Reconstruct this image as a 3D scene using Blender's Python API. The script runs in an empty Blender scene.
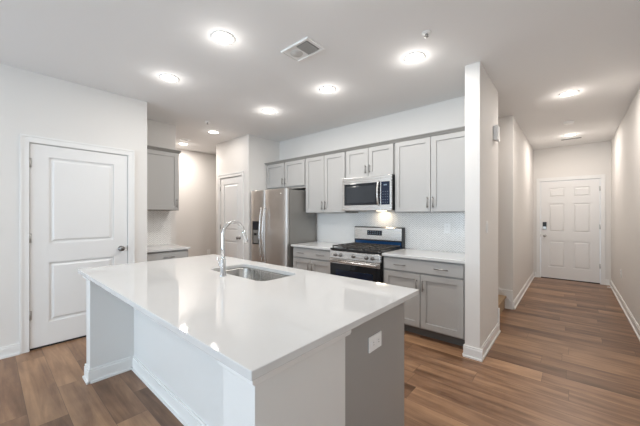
import bpy, bmesh, math, random
from mathutils import Vector, Matrix
random.seed(7)
PI = math.pi
S = bpy.context.scene
COL = S.collection

# ------------------------------------------------------------------ camera
cam_d = bpy.data.cameras.new('camera')
cam = bpy.data.objects.new('camera', cam_d)
COL.objects.link(cam)
cam.location = (0, 0, 1.331)
cam.rotation_euler = (PI/2, 0, 0.7145)
cam_d.sensor_width = 36
cam_d.lens = 290.0/640*36
cam_d.shift_y = 2.1/640
cam_d.clip_start = .02
S.camera = cam

# ------------------------------------------------------------------ exposure, world
S.view_settings.view_transform = 'Standard'
S.view_settings.look = 'None'
S.view_settings.exposure = 0.14
S.view_settings.gamma = 1
S.view_settings.use_curve_mapping = False
W = bpy.data.worlds.new('world'); S.world = W; W.use_nodes = True
W.node_tree.nodes['Background'].inputs[0].default_value = (.62, .8, 1, 1)
W.node_tree.nodes['Background'].inputs[1].default_value = 1.6

ROOM_L, ROOM_R, REAR = -4.0, .566, -4.6     # left wall, right wall, rear wall planes
H = 2.74
DOWNLIGHT_POWER = 4.2
GLOW_POWER = 1.0       # sideways share of the domed diffusers
WINDOW_POWER = 45

def area(name, loc, rot, sx, sy, power, color):
    l = bpy.data.lights.new(name, 'AREA'); l.shape = 'RECTANGLE'; l.size = sx; l.size_y = sy
    l.energy = power; l.color = color
    o = bpy.data.objects.new(name, l); COL.objects.link(o); o.location = loc; o.rotation_euler = rot
    return o
# daylight entering at the three rear window openings
WINX = [(-3.55, -2.45), (-2.2, -1.1), (-.85, .25)]
for a, b in WINX:
    area('window_daylight', ((a+b)/2, REAR-.02, 1.35), (PI/2+.42, 0, 0), b-a-.08, 1.9, WINDOW_POWER, (.66, .84, 1))

# ------------------------------------------------------------------ materials
def mat(name, col, rough=.5, metal=0, emit=None, es=1, coat=0, bump=0, bscale=200, vary=0, vscale=4, spec=None):
    m = bpy.data.materials.new(name); m.use_nodes = True
    nt = m.node_tree; b = nt.nodes['Principled BSDF']
    b.inputs['Base Color'].default_value = (*col, 1); b.inputs['Roughness'].default_value = rough
    b.inputs['Metallic'].default_value = metal; b.inputs['Coat Weight'].default_value = coat
    if spec is not None: b.inputs['Specular IOR Level'].default_value = spec
    if emit:
        b.inputs['Emission Color'].default_value = (*emit, 1); b.inputs['Emission Strength'].default_value = es
    if bump or vary:
        tc = nt.nodes.new('ShaderNodeTexCoord')
    if bump:
        n = nt.nodes.new('ShaderNodeTexNoise'); n.inputs['Scale'].default_value = bscale
        bp = nt.nodes.new('ShaderNodeBump'); bp.inputs['Strength'].default_value = bump; bp.inputs['Distance'].default_value = .002
        nt.links.new(tc.outputs['Object'], n.inputs['Vector']); nt.links.new(n.outputs['Fac'], bp.inputs['Height'])
        nt.links.new(bp.outputs['Normal'], b.inputs['Normal'])
    if vary:
        n = nt.nodes.new('ShaderNodeTexNoise'); n.inputs['Scale'].default_value = vscale; n.inputs['Detail'].default_value = 5
        r = nt.nodes.new('ShaderNodeMix'); r.data_type = 'RGBA'
        r.inputs['A'].default_value = (*[c*(1-vary) for c in col], 1); r.inputs['B'].default_value = (*[min(1, c*(1+vary)) for c in col], 1)
        nt.links.new(tc.outputs['Object'], n.inputs['Vector']); nt.links.new(n.outputs['Fac'], r.inputs['Factor'])
        nt.links.new(r.outputs['Result'], b.inputs['Base Color'])
    return m

def brushed(name, col, rough, scale, amp=.12):
    m = mat(name, col, rough, 1); nt = m.node_tree; b = nt.nodes['Principled BSDF']
    tc = nt.nodes.new('ShaderNodeTexCoord'); mp = nt.nodes.new('ShaderNodeMapping'); mp.inputs['Scale'].default_value = scale
    n = nt.nodes.new('ShaderNodeTexNoise'); n.inputs['Scale'].default_value = 1; n.inputs['Detail'].default_value = 3
    r = nt.nodes.new('ShaderNodeMapRange'); r.inputs['To Min'].default_value = rough-amp/2; r.inputs['To Max'].default_value = rough+amp/2
    nt.links.new(tc.outputs['Object'], mp.inputs['Vector']); nt.links.new(mp.outputs['Vector'], n.inputs['Vector'])
    nt.links.new(n.outputs['Fac'], r.inputs['Value']); nt.links.new(r.outputs['Result'], b.inputs['Roughness'])
    return m

def floor_mat():
    m = bpy.data.materials.new('wood_plank_floor'); m.use_nodes = True
    nt = m.node_tree; N = nt.nodes.new; L = nt.links.new; b = nt.nodes['Principled BSDF']
    tc = N('ShaderNodeTexCoord'); sp = N('ShaderNodeSeparateXYZ'); L(tc.outputs['Object'], sp.inputs[0])
    def M(op, a, bb=None, c=None):
        n = N('ShaderNodeMath'); n.operation = op
        for i, v in enumerate((a, bb, c)):
            if v is None: continue
            if hasattr(v, 'links'): L(v, n.inputs[i])
            else: n.inputs[i].default_value = v
        return n.outputs[0]
    PW, PL = .182, 1.22
    row = M('FLOOR', M('DIVIDE', sp.outputs['Y'], PW))
    wn = N('ShaderNodeTexWhiteNoise'); wn.noise_dimensions = '1D'; L(row, wn.inputs['W'])
    xs = M('ADD', M('DIVIDE', sp.outputs['X'], PL), M('MULTIPLY', wn.outputs['Value'], 7.3))
    col = M('FLOOR', xs)
    cb = N('ShaderNodeCombineXYZ'); L(row, cb.inputs[0]); L(col, cb.inputs[1])
    w2 = N('ShaderNodeTexWhiteNoise'); w2.noise_dimensions = '3D'; L(cb.outputs[0], w2.inputs['Vector'])
    # grain coordinates shifted per plank
    off = M('MULTIPLY', w2.outputs['Value'], 37.0)
    gx = M('ADD', M('MULTIPLY', sp.outputs['X'], 1.3), off); gy = M('MULTIPLY', sp.outputs['Y'], 15.0)
    cg = N('ShaderNodeCombineXYZ'); L(gx, cg.inputs[0]); L(gy, cg.inputs[1]); L(off, cg.inputs[2])
    n1 = N('ShaderNodeTexNoise'); n1.inputs['Scale'].default_value = 1.0; n1.inputs['Detail'].default_value = 6; n1.inputs['Roughness'].default_value = .62; n1.inputs['Distortion'].default_value = .5
    L(cg.outputs[0], n1.inputs['Vector'])
    cg2 = N('ShaderNodeCombineXYZ'); L(M('MULTIPLY', gx, 1.7), cg2.inputs[0]); L(M('MULTIPLY', gy, .35), cg2.inputs[1]); L(off, cg2.inputs[2])
    n2 = N('ShaderNodeTexNoise'); n2.inputs['Scale'].default_value = 1.3; n2.inputs['Detail'].default_value = 3
    L(cg2.outputs[0], n2.inputs['Vector'])
    fac = M('ADD', M('MULTIPLY', n1.outputs['Fac'], .58), M('ADD', M('MULTIPLY', n2.outputs['Fac'], .33), M('MULTIPLY', w2.outputs['Value'], .20)))
    cr = N('ShaderNodeValToRGB'); L(fac, cr.inputs['Fac'])
    e = cr.color_ramp.elements
    e[0].position = .36; e[0].color = (.092, .042, .018, 1)
    e[1].position = .76; e[1].color = (.44, .258, .142, 1)
    k = e.new(.52); k.color = (.21, .111, .060, 1)
    k = e.new(.63); k.color = (.31, .175, .096, 1)
    # seams
    fy = M('FRACT', M('DIVIDE', sp.outputs['Y'], PW)); fx = M('FRACT', xs)
    sy = M('LESS_THAN', M('MINIMUM', fy, M('SUBTRACT', 1.0, fy)), .009)
    sx = M('LESS_THAN', M('MINIMUM', fx, M('SUBTRACT', 1.0, fx)), .0013)
    seam = M('MAXIMUM', sy, sx)
    mx = N('ShaderNodeMix'); mx.data_type = 'RGBA'; L(M('MULTIPLY', seam, .55), mx.inputs['Factor'])
    L(cr.outputs['Color'], mx.inputs['A']); mx.inputs['B'].default_value = (.05, .03, .018, 1)
    L(mx.outputs['Result'], b.inputs['Base Color'])
    b.inputs['Roughness'].default_value = .36
    bp = N('ShaderNodeBump'); bp.inputs['Strength'].default_value = .12; bp.inputs['Distance'].default_value = .002
    L(M('SUBTRACT', n1.outputs['Fac'], M('MULTIPLY', seam, .8)), bp.inputs['Height']); L(bp.outputs['Normal'], b.inputs['Normal'])
    return m

def tile_mat(axis):
    """slanted marble mosaic laid in a zigzag; runs along the given horizontal axis"""
    m = bpy.data.materials.new('marble_zigzag_mosaic'); m.use_nodes = True
    nt = m.node_tree; N = nt.nodes.new; L = nt.links.new; b = nt.nodes['Principled BSDF']
    tc = N('ShaderNodeTexCoord'); sp = N('ShaderNodeSeparateXYZ'); L(tc.outputs['Object'], sp.inputs[0])
    def M(op, a, bb=None):
        n = N('ShaderNodeMath'); n.operation = op
        for i, v in enumerate((a, bb)):
            if v is None: continue
            if hasattr(v, 'links'): L(v, n.inputs[i])
            else: n.inputs[i].default_value = v
        return n.outputs[0]
    P, R = .096, .029
    u = M('DIVIDE', sp.outputs[axis], P); f = M('FRACT', u)
    tri = M('MULTIPLY', M('ABSOLUTE', M('SUBTRACT', f, .5)), P)
    v = M('DIVIDE', M('ADD', sp.outputs['Z'], tri), R); fv = M('FRACT', v)
    c = M('FLOOR', M('MULTIPLY', u, 2.0)); fc = M('FRACT', M('MULTIPLY', u, 2.0))
    g = M('MAXIMUM', M('LESS_THAN', fv, .24), M('LESS_THAN', fc, .02))
    cb = N('ShaderNodeCombineXYZ'); L(c, cb.inputs[0]); L(M('FLOOR', v), cb.inputs[1])
    wn = N('ShaderNodeTexWhiteNoise'); wn.noise_dimensions = '3D'; L(cb.outputs[0], wn.inputs['Vector'])
    cr = N('ShaderNodeValToRGB'); L(wn.outputs['Value'], cr.inputs['Fac'])
    cr.color_ramp.elements[0].color = (.92, .91, .89, 1); cr.color_ramp.elements[1].color = (.97, .96, .94, 1)
    mx = N('ShaderNodeMix'); mx.data_type = 'RGBA'; L(g, mx.inputs['Factor']); L(cr.outputs['Color'], mx.inputs['A']); mx.inputs['B'].default_value = (.62, .61, .59, 1)
    L(mx.outputs['Result'], b.inputs['Base Color'])
    rr = M('ADD', M('MULTIPLY', g, .5), .22); L(rr, b.inputs['Roughness'])
    bp = N('ShaderNodeBump'); bp.inputs['Strength'].default_value = .35; bp.inputs['Distance'].default_value = .002
    L(M('SUBTRACT', 1.0, g), bp.inputs['Height']); L(bp.outputs['Normal'], b.inputs['Normal'])
    return m

WALL = mat('wall_paint', (.79, .768, .74), .75, bump=.05, bscale=260)
CEIL = mat('ceiling_paint', (.86, .855, .85), .9, bump=.05, bscale=200)
TRIM = mat('white_trim_paint', (.86, .855, .84), .38)
DOOR = mat('white_door_paint', (.84, .835, .825), .42)
ISLW = mat('white_island_paint', (.80, .795, .78), .4)
FLOOR = floor_mat()
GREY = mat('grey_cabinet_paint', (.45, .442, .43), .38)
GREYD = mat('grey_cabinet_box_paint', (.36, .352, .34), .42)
TOE = mat('dark_toe_board', (.16, .155, .15), .5)
QUARTZ = mat('white_quartz', (.67, .666, .658), .04, vary=.02, vscale=6)
CROWN = mat('grey_crown_paint', (.30, .292, .275), .42)
STEEL = brushed('brushed_stainless', (.70, .68, .66), .27, (2, 2, 160))
STEELV = brushed('brushed_stainless_vertical', (.68, .64, .61), .30, (160, 160, 1.5))
STEELD = mat('appliance_side_grey', (.30, .29, .275), .42, .55)
CHROME = mat('polished_chrome', (.78, .79, .80), .09, 1)
NICKEL = mat('satin_nickel', (.55, .54, .52), .28, 1)
DKNICK = mat('dark_nickel', (.28, .27, .26), .3, 1)
BLACKG = mat('black_glass', (.008, .01, .014), .06)
NAVYG = mat('navy_glass', (.006, .013, .035), .1)
BLUE_REFL = mat('painted_blue_reflection', (.015, .06, .16), .12)  # window reflection on the lower backguard, painted in as a blue base colour
BLACK = mat('black_enamel', (.014, .014, .015), .3)
IRON = mat('cast_iron', (.05, .045, .042), .55)
RUBBER = mat('black_rubber', (.02, .02, .02), .7)
PLAST = mat('white_plastic', (.93, .93, .92), .35)
GRILLE = mat('grey_grille', (.22, .22, .22), .6)
LENS = mat('lamp_diffuser', (1, 1, 1), .5, emit=(1, .95, .88), es=14)
CARPET = mat('tan_stair_carpet', (.42, .30, .19), .95, bump=.5, bscale=400, vary=.15, vscale=90)
SINKM = brushed('sink_stainless', (.50, .49, .47), .26, (120, 3, 3))
TILEX = tile_mat('X'); TILEY = tile_mat('Y')
DISP = mat('display_dark', (.01, .012, .02), .15)
TEXT = mat('display_marks', (.16, .22, .28), .4, emit=(.4, .6, .8), es=.05)

# ------------------------------------------------------------------ mesh helpers
class MB:
    def __init__(s): s.v = []; s.f = []; s.sm = []
    def add(s, vs, fs, smooth=False):
        o = len(s.v); s.v += [tuple(v) for v in vs]; s.f += [[i+o for i in f] for f in fs]; s.sm += [smooth]*len(fs); return s
    def box(s, x0, x1, y0, y1, z0, z1):
        if x0 > x1: x0, x1 = x1, x0
        if y0 > y1: y0, y1 = y1, y0
        if z0 > z1: z0, z1 = z1, z0
        v = [(x, y, z) for z in (z0, z1) for y in (y0, y1) for x in (x0, x1)]
        return s.add(v, [(0, 2, 3, 1), (4, 5, 7, 6), (0, 1, 5, 4), (2, 6, 7, 3), (0, 4, 6, 2), (1, 3, 7, 5)])
    def frustum(s, x0, x1, z0, z1, yb, yf, ins):
        """raised panel in the XZ plane: back at yb, front (smaller by ins) at yf"""
        v = [(x0, yb, z0), (x1, yb, z0), (x1, yb, z1), (x0, yb, z1), (x0+ins, yf, z0+ins), (x1-ins, yf, z0+ins), (x1-ins, yf, z1-ins), (x0+ins, yf, z1-ins)]
        return s.add(v, [(4, 5, 6, 7), (0, 1, 5, 4), (1, 2, 6, 5), (2, 3, 7, 6), (3, 0, 4, 7), (3, 2, 1, 0)])
    def lathe(s, prof, c=(0, 0, 0), axis='Z', n=24, smooth=True):
        vs = []; fs = []
        for r, h in prof:
            for k in range(n):
                a = 2*PI*k/n; p = (r*math.cos(a), r*math.sin(a), h)
                if axis == 'Y': p = (p[0], p[2], p[1])
                if axis == 'X': p = (p[2], p[0], p[1])
                vs.append((p[0]+c[0], p[1]+c[1], p[2]+c[2]))
        for i in range(len(prof)-1):
            for k in range(n):
                fs.append((i*n+k, i*n+(k+1) % n, (i+1)*n+(k+1) % n, (i+1)*n+k))
        fs.append(tuple(range(n))[::-1]); fs.append(tuple(range((len(prof)-1)*n, len(prof)*n)))
        return s.add(vs, fs, smooth)
    def tube(s, pts, r, n=12, smooth=True):
        pts = [Vector(p) for p in pts]; vs = []; fs = []; m = len(pts)
        t0 = (pts[1]-pts[0]).normalized(); up = Vector((0, 0, 1)) if abs(t0.z) < .9 else Vector((1, 0, 0))
        nrm = t0.cross(up).normalized()
        for i, p in enumerate(pts):
            t = (pts[min(i+1, m-1)]-pts[max(i-1, 0)]).normalized()
            nrm = (nrm - t*nrm.dot(t)).normalized(); bn = t.cross(nrm)
            rr = r[i] if isinstance(r, (list, tuple)) else r
            for k in range(n):
                a = 2*PI*k/n; vs.append(p + nrm*math.cos(a)*rr + bn*math.sin(a)*rr)
        for i in range(m-1):
            for k in range(n): fs.append((i*n+k, i*n+(k+1) % n, (i+1)*n+(k+1) % n, (i+1)*n+k))
        fs.append(tuple(range(n))[::-1]); fs.append(tuple(range((m-1)*n, m*n)))
        return s.add(vs, fs, smooth)
    def prism(s, poly, axis, a, b, smooth=False):
        """poly in the two other axes (in xyz order), extruded along axis from a to b"""
        n = len(poly)
        def P(p, t):
            return {'X': (t, p[0], p[1]), 'Y': (p[0], t, p[1]), 'Z': (p[0], p[1], t)}[axis]
        vs = [P(p, a) for p in poly] + [P(p, b) for p in poly]
        fs = [tuple(range(n)), tuple(range(n, 2*n))[::-1]] + [(i, (i+1) % n, n+(i+1) % n, n+i) for i in range(n)]
        return s.add(vs, fs, smooth)
    def build(s, name, m, parent=None, bevel=0, loc=None, rz=None, seg=2):
        me = bpy.data.meshes.new(name); me.from_pydata(s.v, [], s.f); me.materials.append(m)
        bm = bmesh.new(); bm.from_mesh(me)
        bmesh.ops.recalc_face_normals(bm, faces=bm.faces); bm.to_mesh(me); bm.free()
        if len(me.polygons) == len(s.sm):
            for p, f in zip(me.polygons, s.sm): p.use_smooth = f
        o = bpy.data.objects.new(name, me); COL.objects.link(o)
        if parent: o.parent = parent
        if loc is not None: o.location = loc
        if rz is not None: o.rotation_euler = (0, 0, rz)
        if bevel:
            b = o.modifiers.new('bevel', 'BEVEL'); b.width = bevel; b.segments = seg; b.limit_method = 'ANGLE'; b.angle_limit = .7
            b.harden_normals = False
        if any(s.sm):
            pass
        return o
def tag(o, label=None, cat=None, group=None, kind=None):
    if label: o['label'] = label
    if cat: o['category'] = cat
    if group: o['group'] = group
    if kind: o['kind'] = kind
    return o
def thing(name, label, cat, loc=(0, 0, 0), rz=0, group=None, kind=None):
    o = bpy.data.objects.new(name, None); COL.objects.link(o); o.location = loc; o.rotation_euler = (0, 0, rz); o.empty_display_size = .1
    return tag(o, label, cat, group, kind)
def struct(name, mb, m, label=None, cat=None, bevel=0):
    o = mb.build(name, m, None, bevel); return tag(o, label, cat, None, 'structure')

# ------------------------------------------------------------------ setting
T = .12
LW, AW, BW = ROOM_L, -4.70, -6.30   # left wall, alcove wall, far mudroom wall planes
PWY, KY, HE = 3.0, 3.708, 7.755     # closet wall, kitchen wall, hall end planes
struct('floor', MB().box(-6.5, .75, -4.8, 8.0, -.06, 0), FLOOR, 'brown wood plank floor running through kitchen and hallway', 'floor')
struct('ceiling', MB().box(-6.5, .75, -4.8, 8.0, H, H+.1), CEIL, 'smooth pale flat ceiling dotted with round downlights', 'ceiling')
DL0, DL1 = .285, 1.107  # left door slab
DH = 2.04
w = MB()
w.box(LW-T, LW, REAR, DL0-.02, 0, H); w.box(LW-T, LW, DL1+.02, 1.32, 0, H); w.box(LW-T, LW, DL0-.02, DL1+.02, DH+.01, H)
w.box(AW-T, LW-T, 1.32-T, 1.32, 0, H)
struct('wall_left', w, WALL, 'off-white wall at left holding the two-panel door', 'wall')
w = MB().box(AW-T, AW, 1.32-T, 1.955, 0, H)
struct('wall_alcove', w, WALL, 'short beige wall behind the grey alcove cabinet', 'wall')
struct('wall_back', MB().box(BW-T, BW, -.4, 5.2, 0, H).box(BW, AW-T, -.4, -.4+T, 0, H).box(BW, -5.33, 5.2-T, 5.2, 0, H), WALL, 'warm beige far wall seen beyond the alcove', 'wall')
P0, P1 = -5.175, -4.46  # pantry door slab
w = MB().box(-5.33, P0-.02, PWY, PWY+T, 0, H).box(P1+.02, -4.25, PWY, PWY+T, 0, H).box(P0-.02, P1+.02, PWY, PWY+T, DH+.01, H)
w.box(-4.25-T, -4.25, PWY+T, KY+T, 0, H).box(-5.33, -5.33+T, PWY+T, 5.2, 0, H)
struct('wall_closet', w, WALL, 'white closet wall left of the refrigerator with a narrow door', 'wall')
struct('wall_kitchen', MB().box(-4.25, -.761, KY, KY+T, 0, H), WALL, 'white kitchen wall behind the cabinets', 'wall')
struct('wall_pillar', MB().box(-.761, -.635, 2.968, KY+T+.02, 0, H), WALL, 'narrow white wall end between kitchen and hallway', 'wall')
SY0, SY1 = KY+T+.02, 4.883
struct('wall_stair', MB().box(-3.6, -.761, SY0-.02, SY0, 0, H).box(-3.72, -3.6, SY0-.02, SY1, 0, H), WALL, 'wall on the kitchen side of the stairwell', 'wall')
struct('wall_hall', MB().box(-.625-T, -.625, SY1, HE, 0, H).box(-3.6, -.625-T, SY1, SY1+T, 0, H), WALL, 'beige left wall of the hallway past the stairs', 'wall')
E0, E1 = -.495, .415
struct('wall_end', MB().box(-.745, E0-.02, HE, HE+T, 0, H).box(E1+.02, ROOM_R+T, HE, HE+T, 0, H).box(E0-.02, E1+.02, HE, HE+T, DH+.01, H), WALL, 'beige wall around the front door at the hallway end', 'wall')
struct('wall_right', MB().box(ROOM_R, ROOM_R+T, REAR, HE, 0, H), WALL, 'long beige right wall of the hallway', 'wall')
w = MB(); xs = [LW] + [x for p in WINX for x in p] + [ROOM_R]
for i in range(0, len(xs), 2): w.box(xs[i], xs[i+1], REAR-T, REAR, 0, H)
for a, b in WINX: w.box(a, b, REAR-T, REAR, 0, .35); w.box(a, b, REAR-T, REAR, 2.35, H)
struct('wall_rear', w, WALL, 'rear living room wall with three tall windows', 'wall')
for i, (a, b) in enumerate(WINX):
    r = thing('window_%d' % (i+1), ['tall white rear window nearest the left wall', 'tall white rear window in the middle', 'tall white rear window nearest the right wall'][i], 'window', ((a+b)/2, REAR, .35), 0, None, 'structure')
    hw = (b-a)/2
    f = MB().box(-hw, -hw+.05, -.1, .0, 0, 2).box(hw-.05, hw, -.1, .0, 0, 2).box(-hw, hw, -.1, 0, 0, .05).box(-hw, hw, -.1, 0, 1.95, 2).box(-hw, hw, -.08, -.03, .98, 1.02)
    f.box(-hw-.07, -hw, 0, .018, -.07, 2.07).box(hw, hw+.07, 0, .018, -.07, 2.07).box(-hw, hw, 0, .018, 2, 2.07).box(-hw, hw, 0, .018, -.07, 0)
    f.build('window_frame', TRIM, r)

# baseboards: two-step profile with shoe moulding
def base_seg(mb, x0, y0, x1, y1, nx, ny, h=.105):
    """face line from (x0,y0) to (x1,y1), outward normal nx,ny"""
    for d, z0, z1 in ((.013, 0, h-.018), (.009, h-.018, h), (.024, 0, .016)):
        mb.box(min(x0, x1, x0+nx*d, x1+nx*d), max(x0, x1, x0+nx*d, x1+nx*d), min(y0, y1, y0+ny*d, y1+ny*d), max(y0, y1, y0+ny*d, y1+ny*d), z0, z1)
    return mb
CW = .062
struct('baseboard_left', base_seg(base_seg(MB(), LW, REAR, LW, DL0-CW-.01, 1, 0), LW, DL1+CW+.01, LW, 1.32, 1, 0), TRIM, 'white baseboard on the left wall', 'baseboard')
b = base_seg(MB(), -.761-.013, 2.968, -.635+.024, 2.968, 0, -1); base_seg(b, -.635, 2.968, -.635, SY0, 1, 0); base_seg(b, -.761, 2.968, -.761, 3.05, -1, 0)
struct('baseboard_pillar', b, TRIM, 'white baseboard wrapping the narrow wall end', 'baseboard')
struct('baseboard_hall', base_seg(MB(), -.625, SY1, -.625, HE, 1, 0), TRIM, 'white baseboard along the left hallway wall', 'baseboard')
struct('baseboard_right', base_seg(MB(), ROOM_R, REAR, ROOM_R, HE, -1, 0), TRIM, 'white baseboard along the right hallway wall', 'baseboard')
struct('baseboard_end', base_seg(base_seg(MB(), -.60, HE, E0-CW-.01, HE, 0, -1), E1+CW+.01, HE, ROOM_R-.025, HE, 0, -1), TRIM, 'white baseboard beside the front door', 'baseboard')
struct('baseboard_closet', base_seg(base_seg(MB(), -5.33, PWY, P0-CW-.01, PWY, 0, -1), P1+CW+.01, PWY, -4.25, PWY, 0, -1), TRIM, 'white baseboard below the closet wall', 'baseboard')
struct('baseboard_back', base_seg(MB(), BW, -.28, BW, 5.08, 1, 0), TRIM, 'white baseboard on the far beige wall', 'baseboard')
struct('baseboard_rear', base_seg(MB(), LW+.03, REAR, ROOM_R-.03, REAR, 0, 1), TRIM, 'white baseboard on the rear wall', 'baseboard')

# ---- interior doors, local: width along X from 0, front facing -Y, wall face at y=0
def make_door(name, label, wd, panels, loc, rz, hinge_right, knob_z, lock=False, knobmat=None, cat='door', recess=.006):
    r = thing(name, label, cat, loc, rz, None, 'structure')
    y0 = recess; t = .04; rr = .014
    d = MB().box(0, wd, y0+rr, y0+t, .020, DH-.005)
    # stiles and rails around the panels
    xs = sorted(set([0, wd] + [p for q in panels for p in (q[0], q[1])]))
    zs = sorted(set([.020, DH-.005] + [p for q in panels for p in (q[2], q[3])]))
    for i in range(len(xs)-1):
        for j in range(len(zs)-1):
            cx, cz = (xs[i]+xs[i+1])/2, (zs[j]+zs[j+1])/2
            if not any(q[0] < cx < q[1] and q[2] < cz < q[3] for q in panels):
                d.box(xs[i], xs[i+1], y0, y0+rr+.001, zs[j], zs[j+1])
    d.build('door_slab', DOOR, r)
    for q in panels:
        # sticking slope around the recess, then the raised field
        p = MB().frustum(q[0]+.018, q[1]-.018, q[2]+.018, q[3]-.018, y0+rr+.001, y0+.002, .022)
        o = p.build('door_panel', DOOR, r)
    # jamb and casing
    c = MB()
    g = .004
    c.box(-.019, -g, -.002, .11, 0, DH+.015).box(wd+g, wd+.019, -.002, .11, 0, DH+.015).box(-.019, wd+.019, -.002, .11, DH, DH+.015)
    for (a, b2, z0, z1) in ((-CW-.01, -.008, 0, DH+.008), (wd+.008, wd+CW+.01, 0, DH+.008), (-CW-.01, wd+CW+.01, DH+.006, DH+CW+.01)):
        c.box(a, b2, -.012, 0, z0, z1)
    c.box(-CW-.01, -CW+.008, -.018, -.011, 0, DH+CW+.01).box(wd+CW-.008, wd+CW+.01, -.018, -.011, 0, DH+CW+.01).box(-CW+.008, wd+CW-.008, -.018, -.011, DH+CW-.008, DH+CW+.01)
    c.build('door_casing', TRIM, r)
    s = MB().box(0, wd, y0+.008, .1, 0, .012).build('threshold', RUBBER, r)
    hx = wd+.002 if hinge_right else -.002
    for z in (.30, 1.06, 1.80):
        h = MB().lathe([(.007, 0), (.007, .09)], (hx, y0-.006, z), n=10); h.box(hx-.014, hx+.014, y0-.004, y0-.001, z, z+.09)
        h.build('hinge', NICKEL, r)
    kx = .065 if hinge_right else wd-.065
    km = knobmat or DKNICK
    k = MB().lathe([(.030, y0), (.030, y0-.006), (.012, y0-.010), (.011, y0-.032), (.022, y0-.038), (.028, y0-.050), (.026, y0-.062), (.014, y0-.068)], (kx, 0, knob_z), 'Y', 20)
    k.build('door_knob', km, r)
    lx = -.001 if hinge_right else wd+.001
    MB().box(lx-.004, lx+.004, y0-.004, y0+.01, knob_z-.03, knob_z+.03).build('strike_plate', km, r)
    if lock:
        l = MB().box(kx-.032, kx+.032, y0-.02, y0, knob_z+.13, knob_z+.285).build('keypad_lock', BLACK, r, .006)
        MB().box(kx-.03, kx+.03, y0-.024, y0-.019, knob_z+.132, knob_z+.19).build('lock_cover', NICKEL, l, .004)
    return r
W1 = DL1-DL0
make_door('door_1', 'white two-panel door with casing in the left wall', W1, [(.135, W1-.135, .25, .852), (.135, W1-.135, 1.045, 1.915)], (LW, DL0, 0), PI/2, False, .94)
# wall is at +X normal: local -Y -> world +X, local +X -> world +Y
W2 = P1-P0
make_door('door_2', 'narrow white two-panel closet door left of the refrigerator', W2, [(.12, W2-.12, .25, .852), (.12, W2-.12, 1.045, 1.915)], (P0, PWY, 0), 0, False, .92)
W3 = E1-E0
c1, c2, c3, c4 = .13, .40, .515, .785
make_door('door_3', 'white six-panel front door with keypad lock at hallway end', W3, [(c1, c2, .25, .80), (c3, c4, .25, .80), (c1, c2, .98, 1.57), (c3, c4, .98, 1.57), (c1, c2, 1.70, 1.90), (c3, c4, 1.70, 1.90)], (E0, HE, 0), 0, True, .90, True, NICKEL)

# ---- stairs in the opening behind the narrow wall
st = thing('staircase', 'tan carpeted stairs rising left between hallway walls', 'stairs', (-.72, (SY0+SY1)/2, 0), 0, None, 'structure')
hw = (SY1-SY0)/2
for k in range(11):
    q = MB().box(-.26*k, -.26*(k+1)-.001, -hw+.022, hw-.022, 0, .185*(k+1)); q.box(-.26*k, -.26*k+.02, -hw+.022, hw-.022, .185*(k+1)-.03, .185*(k+1))
    q.build('stair_step', CARPET, st, .008)
    if k == 10: break
for sgn in (-1, 1):
    y0, y1 = (sgn*hw, sgn*(hw-.020))
    sk = MB().prism([(.095, 0), (.095, .265), (-.06, .265), (-2.75, .265+2.69*.185/.26), (-2.75, 0)], 'Y', y0, y1)
    sk.build('skirt_board', TRIM, st)
MB().prism([(.055, .10), (.075, .115), (-.055, .262), (-.075, .247)], 'Y', hw-.026, hw-.019).build('skirt_bead', TRIM, st)
# skirt end cap showing at the corner of the narrow wall
MB().box(.062, .10, -hw-.02, -hw+.004, 0, .27).build('skirt_end', TRIM, st, .002)

# ------------------------------------------------------------------ cabinets (local: width along X from 0, wall at y=0, front faces -Y)
def pull(parent, x, y, z, L, vertical, m=DKNICK):
    mb = MB()
    if vertical:
        mb.tube([(x, y-.028, z-L/2), (x, y-.028, z+L/2)], .0055, 8)
        for s in (-1, 1): mb.tube([(x, y, z+s*L*.34), (x, y-.028, z+s*L*.34)], .0045, 8)
    else:
        mb.tube([(x-L/2, y-.028, z), (x+L/2, y-.028, z)], .0055, 8)
        for s in (-1, 1): mb.tube([(x+s*L*.34, y, z), (x+s*L*.34, y-.028, z)], .0045, 8)
    return mb.build('pull_handle', m, parent)
def shaker(name, parent, x0, x1, z0, z1, yf, t=.02, rail=.058, m=None, flat=False):
    mb = MB()
    if flat: mb.box(x0, x1, yf, yf+t, z0, z1)
    else:
        mb.box(x0, x0+rail, yf, yf+t, z0, z1).box(x1-rail, x1, yf, yf+t, z0, z1).box(x0+rail, x1-rail, yf, yf+t, z0, z0+rail).box(x0+rail, x1-rail, yf, yf+t, z1-rail, z1)
        mb.box(x0+rail, x1-rail, yf+.012, yf+t-.002, z0+rail, z1-rail)
    return mb.build(name, m or GREY, parent, .0012)
def upper(label, x0, x1, z0, z1, y=KY, dep=.335, loc=None, rz=0, hinge='pair', ph=.13, lift=.008, gap=.004):
    wd = x1-x0
    r = thing('wall_cabinet', label, 'cabinet', loc or (x0, y, z0), rz)
    hh = z1-z0; d = dep-.02
    MB().box(0, wd, -d, -.001, 0, hh).build('cabinet_box', GREYD, r, .001)
    e = .012; mid = wd/2
    if hinge == 'pair':
        a = shaker('cabinet_door', r, e, mid-gap, lift, hh-.005, -dep); b = shaker('cabinet_door', r, mid+gap, wd-e, lift, hh-.005, -dep)
        pull(a, mid-.032, -dep, lift+.03+ph/2+.01, ph, True); pull(b, mid+.032, -dep, lift+.03+ph/2+.01, ph, True)
    else:
        a = shaker('cabinet_door', r, e, wd-e, lift, hh-.005, -dep)
        pull(a, wd-.045, -dep, .03+ph/2+.01, ph, True)
    return r
CZ = 2.243
upper('short two-door grey wall cabinet above the refrigerator', -4.235, -3.245, 1.778, CZ, ph=.11, lift=.04, gap=.011)
upper('tall two-door grey wall cabinet between refrigerator and microwave', -3.241, -2.447, 1.365, CZ)
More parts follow.
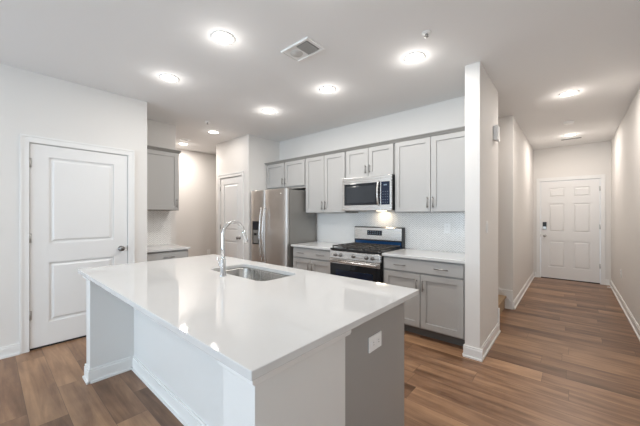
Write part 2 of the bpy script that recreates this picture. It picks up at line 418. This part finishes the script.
upper('short two-door grey wall cabinet directly above the microwave', -2.443, -1.693, 1.845, CZ, ph=.11)
upper('widest two-door grey wall cabinet right of the microwave', -1.688, -.775, 1.365, CZ)
# crown moulding over the run (profile in YZ, extruded along X)
def crown_poly(yf, z):
    return [(-.002, z), (yf, z), (yf-.006, z+.012), (yf-.012, z+.013), (yf-.013, z+.018), (yf-.028, z+.027), (yf-.030, z+.036), (-.002, z+.036)]
cr = MB().prism(crown_poly(-.335, 0), 'X', -4.248, -.763)
tag(cr.build('crown_moulding', CROWN, None, 0, (0, KY, CZ)), 'long grey crown moulding capping the kitchen wall cabinets', 'moulding')
# alcove upper and base (front faces +X: rz = 90deg, local X -> world Y)
AY0, AY1 = 1.325, 1.872
upper('single-door grey wall cabinet in the left alcove', AY0, AY1, 1.40, 2.24, loc=(AW, AY0, 1.40), rz=PI/2, hinge='single')
cr = MB().prism([(p[0], p[1]) for p in crown_poly(-.335, 0)], 'X', 0, AY1-AY0+.012)
tag(cr.build('crown_moulding', CROWN, None, 0, (AW, AY0, 2.24), PI/2), 'short grey crown moulding on top of the alcove wall cabinet', 'moulding')

CT = .885; TH = .03
def base_cab(label, wd, loc, rz=0, dep=.615, doors=2, end_fill=0):
    r = thing('base_cabinet', label, 'cabinet', loc, rz)
    top = CT-TH; d = dep
    MB().box(0, wd, -d, -.001, .10, top-.001).build('cabinet_box', GREYD, r, .001)
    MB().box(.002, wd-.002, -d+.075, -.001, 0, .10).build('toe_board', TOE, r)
    yf = -d-.02; e = .018; zr = .70; wf = wd-end_fill
    dr = shaker('drawer_front', r, e, wf-e, zr+.008, top-.022, yf, flat=True)
    zc = (zr+.008+top-.022)/2
    if doors == 2:
        pull(dr, wf*.25, yf, zc, .14, False); pull(dr, wf*.75, yf, zc, .14, False)
        a = shaker('cabinet_door', r, e, wf/2-.004, .118, zr-.014, yf); b = shaker('cabinet_door', r, wf/2+.004, wf-e, .118, zr-.014, yf)
        pull(a, wf/2-.034, yf, zr-.12, .13, True); pull(b, wf/2+.034, yf, zr-.12, .13, True)
    else:
        pull(dr, wf*.5, yf, zc, .14, False)
        a = shaker('cabinet_door', r, e, wf-e, .118, zr-.014, yf); pull(a, wf-.05, yf, zr-.12, .13, True)
    return r
RX0, RX1 = -2.452, -1.690   # range
base_cab('grey base cabinet between refrigerator and range', RX0-.004+3.225, (-3.225, KY, 0))
base_cab('grey base cabinet between range and narrow wall end', -.764-(RX1+.004), (RX1+.004, KY, 0), end_fill=.02)
base_cab('small grey base cabinet under the alcove countertop', AY1-AY0+.0, (AW, AY0, 0), PI/2, doors=1)
def counter(label, x0, x1, y0, y1, z=CT):
    return tag(MB().box(x0, x1, y0, y1, z-TH, z).build('countertop', QUARTZ, None, .003), label, 'countertop')
counter('white quartz countertop between refrigerator and range', -3.237, RX0-.003, KY-.655, KY-.012)
counter('white quartz countertop from range to narrow wall end', RX1+.003, -.763, KY-.655, KY-.012)
counter('small white quartz countertop in the left alcove', AW+.012, AW+.655, 1.322, 1.885)

# backsplash
struct('trim_1', MB().box(-3.24, -.763, KY-.011, KY, CT-.0, 1.364), TILEX, 'pale marble zigzag mosaic backsplash behind the range', 'backsplash')
struct('trim_2', MB().box(AW, AW+.011, 1.322, 1.885, CT, 1.399), TILEY, 'pale marble zigzag mosaic backsplash in the alcove', 'backsplash')

# ------------------------------------------------------------------ refrigerator
FX0, FX1, FY = -4.185, -3.268, 2.985
fr = thing('refrigerator', 'tall stainless side-by-side refrigerator with ice dispenser', 'refrigerator', (FX0, FY, 0))
fw = FX1-FX0; ft = 1.742
MB().box(.004, fw-.004, .075, .685, .02, ft-.015).build('fridge_body', STEELD, fr, .004)
MB().box(.03, fw-.03, .03, .075, .015, .07).build('bottom_grille', BLACK, fr)
sp = .385
def fdoor(x0, x1):
    n = 14; prof = []
    for i in range(n+1):   # gently bowed front
        t = i/n; x = x0+(x1-x0)*t; prof.append((x, .022*(2*t-1)**4))
    return prof+[(x1, .065), (x0, .065)]
dL = MB().prism(fdoor(.002, sp-.003), 'Z', .075, ft).build('freezer_door', STEELV, fr, .004)
dR = MB().prism(fdoor(sp+.003, fw-.002), 'Z', .075, ft).build('fridge_door', STEELV, fr, .004)
def fhandle(p, x):
    pts = [(x, .002, .59), (x, -.03, .60)]
    for i in range(13):
        t = i/12; pts.append((x, -.035-.032*math.sin(PI*t), .62+.80*t))
    pts += [(x, -.03, 1.44), (x, .002, 1.45)]
    MB().tube(pts, .013, 10).build('fridge_handle', STEEL, p)
fhandle(dL, sp-.04); fhandle(dR, sp+.04)
dp = MB().box(.07, .255, -.004, .012, .84, 1.23).build('ice_dispenser', BLACKG, fr, .003)
MB().box(.085, .24, -.008, -.003, 1.10, 1.21).build('dispenser_panel', DISP, dp, .002)
MB().box(.10, .225, -.007, -.002, .86, 1.08).build('dispenser_recess', STEELD, dp, .002)
MB().box(.13, .195, -.018, -.006, .99, 1.03).build('dispenser_paddle', BLACK, dp, .003)
MB().lathe([(.009, -.002), (.009, .004)], (fw-.12, 0, ft-.075), 'Y', 12).build('badge', CHROME, dR)
for x in (.05, fw-.05): MB().box(x-.035, x+.035, .03, .13, ft-.012, ft+.012).build('hinge_cover', STEELD, fr, .004)

# ------------------------------------------------------------------ range
rg = thing('gas_range', 'stainless gas range with black grates and dark oven door', 'stove', (RX0, KY-.013, 0))
rw = RX1-RX0; rd = -.655
MB().box(.002, rw-.002, rd+.03, -.003, .03, .868).build('range_body', BLACK, rg, .002)
for x in (.04, rw-.04):
    for y in (rd+.08, -.06): MB().lathe([(.018, 0), (.018, .031)], (x, y, 0), n=12).build('foot', RUBBER, rg)
MB().box(.004, rw-.004, rd-.01, rd+.03, .06, .215).build('storage_drawer', STEEL, rg, .003)
ov = MB().box(.006, rw-.006, rd-.012, rd+.03, .225, .758).build('oven_door', BLACKG, rg, .004)
MB().box(.006, rw-.006, rd-.016, rd+.0, .700, .759).build('door_trim', STEEL, ov, .002)
hb = MB().tube([(.03, rd-.055, .732), (rw-.03, rd-.055, .732)], .0135, 12)
for x in (.05, rw-.05): hb.box(x-.012, x+.012, rd-.055, rd-.015, .721, .743)
hb.build('oven_handle', STEEL, ov)
MB().box(.10, rw-.10, rd-.0135, rd-.011, .32, .62).build('oven_window', NAVYG, ov, .001)
cp = MB().prism([(rd-.018, .764), (rd-.008, .860), (rd+.03, .866), (rd+.03, .764)], 'X', .002, rw-.002).build('control_panel', STEEL, rg, .003)
for x in (.10, .185, .385, .575, .66):
    y = rd-.012
    MB().lathe([(.024, y+.004), (.024, y-.006), (.018, y-.010), (.016, y-.034), (.012, y-.036)], (x, 0, .812), 'Y', 16).box(x-.003, x+.003, y-.040, y-.02, .798, .828).build('burner_knob', DKNICK, cp)
ctp = MB().box(.0, rw, rd-.004, -.07, .868, .893).build('cooktop', BLACK, rg, .004)
for (x, y, r_) in ((.17, -.50, .05), (.17, -.22, .042), (.38, -.36, .055), (.59, -.50, .05), (.59, -.22, .042)):
    MB().lathe([(r_+.012, .893), (r_+.008, .900), (r_, .902), (r_, .912), (r_*.8, .915)], (x, y, 0), n=20).build('burner', IRON, ctp)
for i in range(3):
    gx0 = .022+i*.242; gx1 = gx0+.234; gy0, gy1 = -.63, -.10; z0, z1 = .915, .928
    g = MB()
    for y in (gy0, gy1): g.box(gx0, gx1, y-.006, y+.006, z0, z1)
    for x in (gx0+.006, gx1-.006): g.box(x-.006, x+.006, gy0, gy1, z0, z1)
    for y in (gy0+.13, (gy0+gy1)/2, gy1-.13): g.box(gx0, gx1, y-.005, y+.005, z0, z1)
    xm = (gx0+gx1)/2; g.box(xm-.005, xm+.005, gy0, gy1, z0, z1)
    for x in (gx0+.006, gx1-.006):
        for y in (gy0, gy1): g.box(x-.006, x+.006, y-.006, y+.006, .893, z0)
    g.build('grate', IRON, ctp, .002)
bg = MB().prism([(-.075, .868), (-.082, 1.03), (-.075, 1.155), (-.06, 1.163), (-.002, 1.163), (-.002, .868)], 'X', .0, rw).build('backguard', BLACK, rg, .003)
MB().prism([(-.0835, .985), (-.0825, 1.035), (-.0775, 1.150), (-.06, 1.165), (-.05, 1.165), (-.06, .985)], 'X', .004, rw-.012).build('backguard_fascia', STEEL, rg, .001)
MB().prism([(-.0795, .895), (-.0845, .965), (-.07, .965), (-.07, .895)], 'X', .02, rw-.02).build('backguard_lower_band', BLUE_REFL, rg)
ds = MB().prism([(-.0860, 1.045), (-.0825, 1.115), (-.07, 1.115), (-.07, 1.045)], 'X', rw*.29, rw*.60).build('display', DISP, rg)
for i in range(6):
    for j in range(2): MB().box(rw*.31+i*.036, rw*.31+i*.036+.016, -.0875+.0018*j, -.0835+.0018*j, 1.063+j*.028, 1.069+j*.028).build('key_mark', TEXT, ds)

# ------------------------------------------------------------------ microwave
mw = thing('microwave', 'stainless over-the-range microwave with dark glass door', 'microwave', (RX0+.002, KY-.001, 1.392))
mwid = rw-.006; md = -.40; mh = 1.843-1.392
MB().box(0, mwid, md+.03, -.012, .0, mh).build('microwave_body', BLACK, mw, .003)
dd = MB().box(0, mwid-.15, md-.0, md+.03, .0, mh).build('microwave_door', STEEL, mw, .004)
MB().box(.035, mwid-.155, md-.002, md+.01, .072, mh-.085).build('door_glass', BLACKG, dd, .002)
MB().box(.075, mwid-.225, md-.0035, md+.0, .105, mh-.125).build('viewing_window', mat('smoked_glass', (.028, .032, .038), .1), dd, .001)
hx = mwid-.175
pts = [(hx, md, .07)]+[(hx, md-.022-.022*math.sin(PI*i/10), .08+(mh-.165)*i/10) for i in range(11)]+[(hx, md, mh-.075)]
MB().tube(pts, .0125, 10).build('microwave_handle', STEEL, dd)
pn = MB().box(mwid-.148, mwid, md, md+.03, .0, mh).build('control_surround', STEEL, mw, .003)
kp = MB().box(mwid-.142, mwid-.022, md-.002, md+.01, .072, mh-.085).build('keypad', NAVYG, mw, .001)
MB().box(mwid-.105, mwid-.06, md-.003, md, mh-.135, mh-.12).build('clock_display', TEXT, kp)
for i in range(3):
    for j in range(5): MB().box(mwid-.12+i*.032, mwid-.108+i*.032, md-.003, md, .10+j*.034, .104+j*.034).build('key_mark', TEXT, kp)
MB().box(.05, mwid*.35, md+.08, md+.2, -.006, .002).build('grease_filter', STEELD, mw)
l = bpy.data.lights.new('cooktop_light', 'AREA'); l.size = .12; l.energy = .5; l.color = (1, .82, .58)
lo = bpy.data.objects.new('cooktop_light', l); COL.objects.link(lo); lo.parent = mw; lo.location = (mwid*.60, -.10, -.010)
MB().box(mwid*.52, mwid*.68, -.14, -.06, -.005, .001).build('light_cover', mat('task_lamp_cover', (1, .9, .75), .4, emit=(1, .82, .58), es=5), mw)

# ------------------------------------------------------------------ island
IX0, IX1, IY0, IY1 = -3.085, -.690, .497, 1.705
SX0, SX1, SY0_, SY1_ = -2.27, -1.56, 1.205, 1.56    # sink opening
isl = thing('kitchen_island', 'large white island with grey cabinet side under quartz top', 'kitchen island', ((IX0+IX1)/2, (IY0+IY1)/2, 0))
ox, oy = isl.location.x, isl.location.y
def ip(mb, name, m, bev=.0015):
    mb.v = [(x-ox, y-oy, z) for x, y, z in mb.v]
    return mb.build(name, m, isl, bev)
zt = CT-TH-.001
WY = .542; BP = .845; WEX = -.735; WLX0, WLX1 = -3.01, -2.885; WNX = -.918; WEY = 1.014
ip(MB().box(WLX0, WLX1, WY, BP+.06, 0, zt), 'end_wall', ISLW)
ip(MB().box(WNX, WEX, WY, WEY, 0, zt), 'end_wall', ISLW)
ip(MB().box(WLX1, WNX, BP, BP+.06, 0, zt), 'back_panel', ISLW)
# grey cabinet carcass in hollow form so the sink bowl has room
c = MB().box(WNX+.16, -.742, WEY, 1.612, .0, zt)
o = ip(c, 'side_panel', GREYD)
c = MB().box(WLX0+.01, WLX0+.03, BP+.06, 1.612, 0, zt).box(WLX0+.03, WNX+.16, BP+.061, BP+.08, .1, zt).box(WLX0+.03, WNX+.16, 1.592, 1.612, .1, zt).box(WLX0+.03, WNX+.16, BP+.06, 1.612, .1, .12)
ip(c, 'cabinet_box', GREYD)
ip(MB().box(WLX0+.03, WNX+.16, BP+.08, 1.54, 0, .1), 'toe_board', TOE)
xa, xb = WLX0+.02, -.76
nd = 5
for k in range(nd):
    a = xa+(xb-xa)*k/nd+.006; b_ = xa+(xb-xa)*(k+1)/nd-.006
    m_ = MB(); rail = .058; z0, z1 = .118, .84; y0, y1 = 1.612, 1.632
    m_.box(a, a+rail, y0, y1, z0, z1).box(b_-rail, b_, y0, y1, z0, z1).box(a+rail, b_-rail, y0, y1, z0, z0+rail).box(a+rail, b_-rail, y0, y1, z1-rail, z1).box(a+rail, b_-rail, y0, y1-.01, z0+rail, z1-rail)
    dd_ = ip(m_, 'cabinet_door', GREY)
    h_ = MB(); xh = b_-.03 if k % 2 == 0 else a+.03
    h_.tube([(xh-ox, 1.66-oy, .66), (xh-ox, 1.66-oy, .79)], .0055, 8)
    for z in (.68, .77): h_.tube([(xh-ox, 1.632-oy, z), (xh-ox, 1.66-oy, z)], .0045, 8)
    h_.build('pull_handle', NICKEL, dd_)
# baseboard of the island
b = MB()
def bs(x0, y0, x1, y1, nx, ny): base_seg(b, x0, y0, x1, y1, nx, ny, .11)
bs(WLX0-.013, WY, WLX1+.013, WY, 0, -1); bs(WLX1, WY, WLX1, BP, 1, 0); bs(WLX0, WY, WLX0, BP+.06, -1, 0)
bs(WLX1, BP, WNX, BP, 0, -1); bs(WNX, WY, WNX, BP, -1, 0); bs(WNX-.013, WY, WEX+.013, WY, 0, -1); bs(WEX, WY, WEX, WEY, 1, 0)
ip(b, 'baseboard', TRIM, .001)
# cap moulding under the slab around both end walls
for x0, x1, yb in ((WNX-.0, WEX+.018, WEY+.02), (WLX0-.018, WLX1+.0, BP+.06)):
    t_ = MB()
    t_.box(x0, x1, WY-.022, yb, zt-.030, zt).box(x0 if x0 < -2 else x0, x1-.004, WY-.016, yb, zt-.038, zt-.029)
    ip(t_, 'cap_moulding', TRIM, .002)

# slab with rounded-corner sink opening
def rrect(x0, x1, y0, y1, r, n=6):
    out = []
    for cx, cy, a0 in ((x1-r, y1-r, 0), (x0+r, y1-r, 90), (x0+r, y0+r, 180), (x1-r, y0+r, 270)):
        for i in range(n+1):
            a = math.radians(a0+90*i/n); out.append((cx+r*math.cos(a), cy+r*math.sin(a)))
    return out
inner = rrect(SX0, SX1, SY0_, SY1_, .07)
N_ = len(inner); cxs, cys = (SX0+SX1)/2, (SY0_+SY1_)/2
def onrect(p):
    dx, dy = p[0]-cxs, p[1]-cys
    t = min(((IX1-cxs)/dx if dx > 0 else (IX0-cxs)/dx) if abs(dx) > 1e-9 else 1e9, ((IY1-cys)/dy if dy > 0 else (IY0-cys)/dy) if abs(dy) > 1e-9 else 1e9)
    return (cxs+dx*t, cys+dy*t)
outer = []
for i, p in enumerate(inner): outer.append(onrect(p))
for c_ in ((IX1, IY1), (IX0, IY1), (IX0, IY0), (IX1, IY0)):   # snap the nearest outer point to each corner
    k = min(range(N_), key=lambda i: (outer[i][0]-c_[0])**2+(outer[i][1]-c_[1])**2); outer[k] = c_
vs = [(x, y, z) for z in (CT, CT-TH) for ring in (outer, inner) for x, y in ring]
fs = []
for i in range(N_):
    j = (i+1) % N_
    fs += [(i, j, N_+j, N_+i), (2*N_+i, 3*N_+i, 3*N_+j, 2*N_+j), (i, 2*N_+i, 2*N_+j, j), (N_+i, N_+j, 3*N_+j, 3*N_+i)]
tag(MB().add(vs, fs).build('island_countertop', QUARTZ, None, .003), 'large white quartz island top with sink cutout', 'countertop')
# sink bowl
def loop_faces(a, b, n): return [(a+i, a+(i+1) % n, b+(i+1) % n, b+i) for i in range(n)]
rings = [(rrect(SX0-.02, SX1+.02, SY0_-.02, SY1_+.02, .08), CT-TH-.001), (rrect(SX0-.004, SX1+.004, SY0_-.004, SY1_+.004, .07), CT-TH-.001), (rrect(SX0+.0, SX1-.0, SY0_+.0, SY1_-.0, .07), CT-TH-.012),
         (rrect(SX0+.006, SX1-.006, SY0_+.006, SY1_-.006, .07), CT-.20), (rrect(SX0+.035, SX1-.035, SY0_+.035, SY1_-.035, .05), CT-.228), (rrect(cxs-.05, cxs+.05, cys-.05, cys+.05, .045), CT-.236)]
vs = []; fs = []
for q, (rg_, z) in enumerate(rings):
    vs += [(x, y, z) for x, y in rg_]
    if q: fs += loop_faces((q-1)*N_, q*N_, N_)
fs.append(tuple(range(5*N_, 6*N_)))
sk = thing('sink', 'stainless undermount sink bowl set in the island top', 'sink', (cxs, cys, CT-.24))
mb = MB().add([(x-cxs, y-cys, z-CT+.24) for x, y, z in vs], fs, True)
bo = mb.build('sink_bowl', SINKM, sk)
sol = bo.modifiers.new('thickness', 'SOLIDIFY'); sol.thickness = .0015
MB().lathe([(.045, .005), (.045, .008), (.034, .010), (.030, .006)], (0, 0, 0), n=20).build('drain', CHROME, sk)
# faucet
fx, fy = -1.930, 1.140
fc = thing('faucet', 'chrome gooseneck pull-down faucet beside the island sink', 'faucet', (fx, fy, CT))
MB().lathe([(.027, 0), (.027, .006), (.021, .010), (.021, .12), (.017, .125), (.014, .135)], n=20).build('faucet_base', CHROME, fc)
R_ = .088; zc = .305
pts = [(0, 0, .12), (0, 0, .2), (0, 0, zc)]+[(0, R_-R_*math.cos(a), zc+R_*math.sin(a)) for a in [PI*i/16 for i in range(1, 16)]]
MB().tube(pts, .0125, 12).build('spout', CHROME, fc)
e = pts[-1]; e2 = pts[-2]; dv = (Vector(e)-Vector(e2)).normalized()
q = [Vector(e)+dv*t for t in (0, .01, .04, .085, .095)]
MB().tube(q, [.0135, .0155, .0165, .0175, .013], 12).build('spray_head', CHROME, fc)
MB().tube([(-.015, 0, .075), (-.045, 0, .078)], .013, 12).tube([(-.040, 0, .078), (-.055, -.01, .115), (-.062, -.014, .14)], [.006, .0055, .005], 8).build('lever_handle', CHROME, fc)

# ------------------------------------------------------------------ plates on walls (front faces -Y locally)
def plate(name, label, cat, loc, rz, kind, wd=.075, ht=.118):
    r = thing(name, label, cat, loc, rz)
    MB().box(-wd/2, wd/2, -.006, 0, -ht/2, ht/2).build('cover_plate', PLAST, r, .002)
    if kind == 'duplex':
        horiz = wd > ht
        for s in (-1, 1):
            cx, cz = (s*.024, 0) if horiz else (0, s*.024)
            o = MB().box(cx-.015, cx+.015, -.0085, -.005, cz-.015, cz+.015).build('socket', PLAST, r, .003)
            sl = MB()
            for k in (-1, 1):
                if horiz: sl.box(cx-.004, cx+.006, -.0088, -.008, cz+k*.006-.001, cz+k*.006+.001)
                else: sl.box(cx+k*.006-.001, cx+k*.006+.001, -.0088, -.008, cz-.002, cz+.008)
            sl.build('slots', GRILLE, o)
    else:
        MB().box(-.017, .017, -.010, -.005, -.034, .034).build('rocker', PLAST, r, .002)
    return r
plate('wall_outlet', 'white outlet plate on the grey side of the island', 'outlet', (-.742, 1.272, .700), PI/2, 'duplex', .118, .075)
plate('wall_outlet', 'white outlet plate on the mosaic backsplash right of range', 'outlet', (-1.145, KY-.011, 1.17), 0, 'duplex')
plate('wall_outlet', 'white outlet plate low on the right hallway wall', 'outlet', (ROOM_R, 6.28, .45), -PI/2, 'duplex')
plate('wall_outlet', 'white outlet plate on far beige wall above island edge', 'outlet', (BW, 3.36, .48), PI/2, 'duplex')
plate('light_switch', 'white rocker switch on the hallway side of the pillar', 'light switch', (-.635, 3.25, 1.215), PI/2, 'rocker')
ch = thing('door_chime', 'white rounded chime box high on the hallway side of pillar', 'door chime', (-.635, 3.62, 2.215), PI/2)
MB().box(-.055, .055, -.045, 0, -.08, .08).build('chime_case', PLAST, ch, .012, seg=4)
MB().box(-.03, .03, -.05, -.03, -.092, -.07).build('chime_base', PLAST, ch, .004)
ds_ = MB().tube([(0, 0, 0)]+[(-.012*i/1.0, 0, 0) for i in range(1, 7)], .006, 8)
tag(MB().tube([(ROOM_R-.013, 7.2, .055), (ROOM_R-.075, 7.2, .055)], [.006, .006], 10).tube([(ROOM_R-.075, 7.2, .055), (ROOM_R-.088, 7.2, .055)], .009, 10).build('door_stop', PLAST), 'small white door stop on the right hallway baseboard', 'door stop')

# ------------------------------------------------------------------ ceiling fixtures
_ring = {}
def downlight(x, y, label, r=.075, power=None, group=None, warm=(1, .965, .92), glow=None):
    t = thing('downlight', label, 'ceiling light', (x, y, H), 0)
    ringm = MB()
    n = 32; prof = [(r+.018, -.0005), (r+.018, -.004), (r+.004, -.008), (r-.002, -.004), (r-.002, -.0005)]
    vs = [(p[0]*math.cos(2*PI*k/n), p[0]*math.sin(2*PI*k/n), p[1]) for p in prof for k in range(n)]
    fs = [(i*n+k, i*n+(k+1) % n, (i+1)*n+(k+1) % n, (i+1)*n+k) for i in range(len(prof)-1) for k in range(n)]
    ringm.add(vs, fs, True).build('trim_ring', TRIM, t)
    MB().lathe([(r-.002, -.0005), (r-.002, -.0035), (r*.7, -.0045)], n=32).build('diffuser', LENS, t)
    l = bpy.data.lights.new('downlight_lamp', 'AREA'); l.shape = 'DISK'; l.size = r*1.9; l.energy = power or DOWNLIGHT_POWER; l.color = warm
    lo = bpy.data.objects.new('downlight_lamp', l); COL.objects.link(lo); lo.parent = t; lo.location = (0, 0, -.012)
    l2 = bpy.data.lights.new('diffuser_glow', 'POINT'); l2.shadow_soft_size = .05; l2.energy = glow or GLOW_POWER; l2.color = warm
    lo2 = bpy.data.objects.new('diffuser_glow', l2); COL.objects.link(lo2); lo2.parent = t; lo2.location = (0, 0, -.085)
    return t
downlight(-2.09, 1.235, 'round ceiling downlight above the island faucet')
downlight(-3.12, 1.235, 'round ceiling downlight nearest the left wall door')
downlight(-3.10, 2.51, 'round ceiling downlight in front of the refrigerator', power=9.3, glow=1.3)
downlight(-2.065, 2.51, 'round ceiling downlight in front of the gas range', power=9.3, glow=1.3)
downlight(-1.06, 2.51, 'round ceiling downlight nearest the narrow wall end', power=9.3, glow=1.3)
downlight(-1.06, 1.235, 'round ceiling downlight over the near island end, out of frame')
WARM = (1, .92, .85)
downlight(-4.585, 2.53, 'round ceiling downlight before the closet door', power=2.8, glow=.4, warm=WARM)
downlight(-5.80, 2.56, 'round ceiling downlight beside the far beige wall', power=19, glow=.8, warm=WARM)
downlight(-.024, 4.42, 'nearer round downlight on the hallway ceiling', power=12.5, glow=1.3, warm=WARM)
downlight(-.022, 6.72, 'farther round downlight before the front door', power=11, glow=1.2, warm=WARM)
for x in (-3.0, -1.0):
    for y in (-1.2, -3.2): downlight(x, y, 'round living room downlight behind the camera position', group='living room downlights')['group'] = 'living room downlights'

# square bath-fan style register
v = thing('ceiling_vent', 'white square ceiling register with grey louvre half over island', 'vent', (-1.73, 1.765, H), 0)
MB().box(-.155, .155, -.095, .095, -.010, 0).box(-.16, .16, -.105, -.088, -.016, 0).box(-.16, .16, .088, .105, -.016, 0).box(-.16, -.145, -.09, .09, -.016, 0).box(.145, .16, -.09, .09, -.016, 0).build('vent_frame', TRIM, v, .003)
g = MB()
g.box(.005, .128, -.075, .075, -.012, -.009)
go = g.build('louvre_backing', GRILLE, v)
s_ = MB()
for k in range(9): s_.prism([(.008+.0125*k, -.018), (.011+.0125*k, -.018), (.017+.0125*k, -.012), (.014+.0125*k, -.012)], 'Y', -.073, .073)
s_.build('louvre_slats', mat('slat_grey', (.42, .42, .41), .5), v)
MB().lathe([(.055, -.009), (.053, -.013), (.001, -.014)], (-.07, 0, 0), n=24).build('round_cover', mat('cover_grey', (.6, .59, .57), .5), v)
def slotvent(x, y, wd, dp, label, rz=0):
    v = thing('ceiling_vent', label, 'vent', (x, y, H), rz)
    MB().box(-wd/2, wd/2, -dp/2, dp/2, -.008, 0).build('vent_frame', TRIM, v, .002)
    g = MB()
    for k in range(4): g.box(-wd/2+.02, wd/2-.02, -dp/2+.02+k*(dp-.04)/4, -dp/2+.02+k*(dp-.04)/4+.012, -.010, -.007)
    g.build('vent_slots', GRILLE, v)
slotvent(-.005, 7.05, .32, .13, 'white slotted vent on ceiling before the front door')
slotvent(-5.45, 2.43, .15, .15, 'small white slotted vent between the far ceiling downlights')
def sprinkler(x, y, label):
    t = thing('sprinkler_head', label, 'sprinkler', (x, y, H), 0)
    MB().lathe([(.034, 0), (.032, -.005), (.014, -.010)], n=20).build('escutcheon', PLAST, t)
    q = MB().lathe([(.008, -.008), (.008, -.014), (.004, -.017)], n=10)
    for s in (-1, 1): q.tube([(s*.006, 0, -.013), (s*.012, 0, -.021), (s*.004, 0, -.030)], .0028, 6)
    q.lathe([(.015, -.030), (.015, -.032)], n=12).build('sprinkler_body', DKNICK, t)
sprinkler(-.846, 2.231, 'small pendent sprinkler head near the right kitchen downlight')
sprinkler(-4.16, 2.20, 'small pendent sprinkler head before the closet wall')
sd = thing('smoke_detector', 'round white smoke detector between the hallway downlights', 'smoke detector', (-.031, 5.77, H))
MB().lathe([(.062, 0), (.062, -.012), (.054, -.030), (.03, -.034)], n=28).build('detector_body', PLAST, sd)
MB().lathe([(.02, -.033), (.018, -.037)], n=16).build('detector_grille', TRIM, sd)
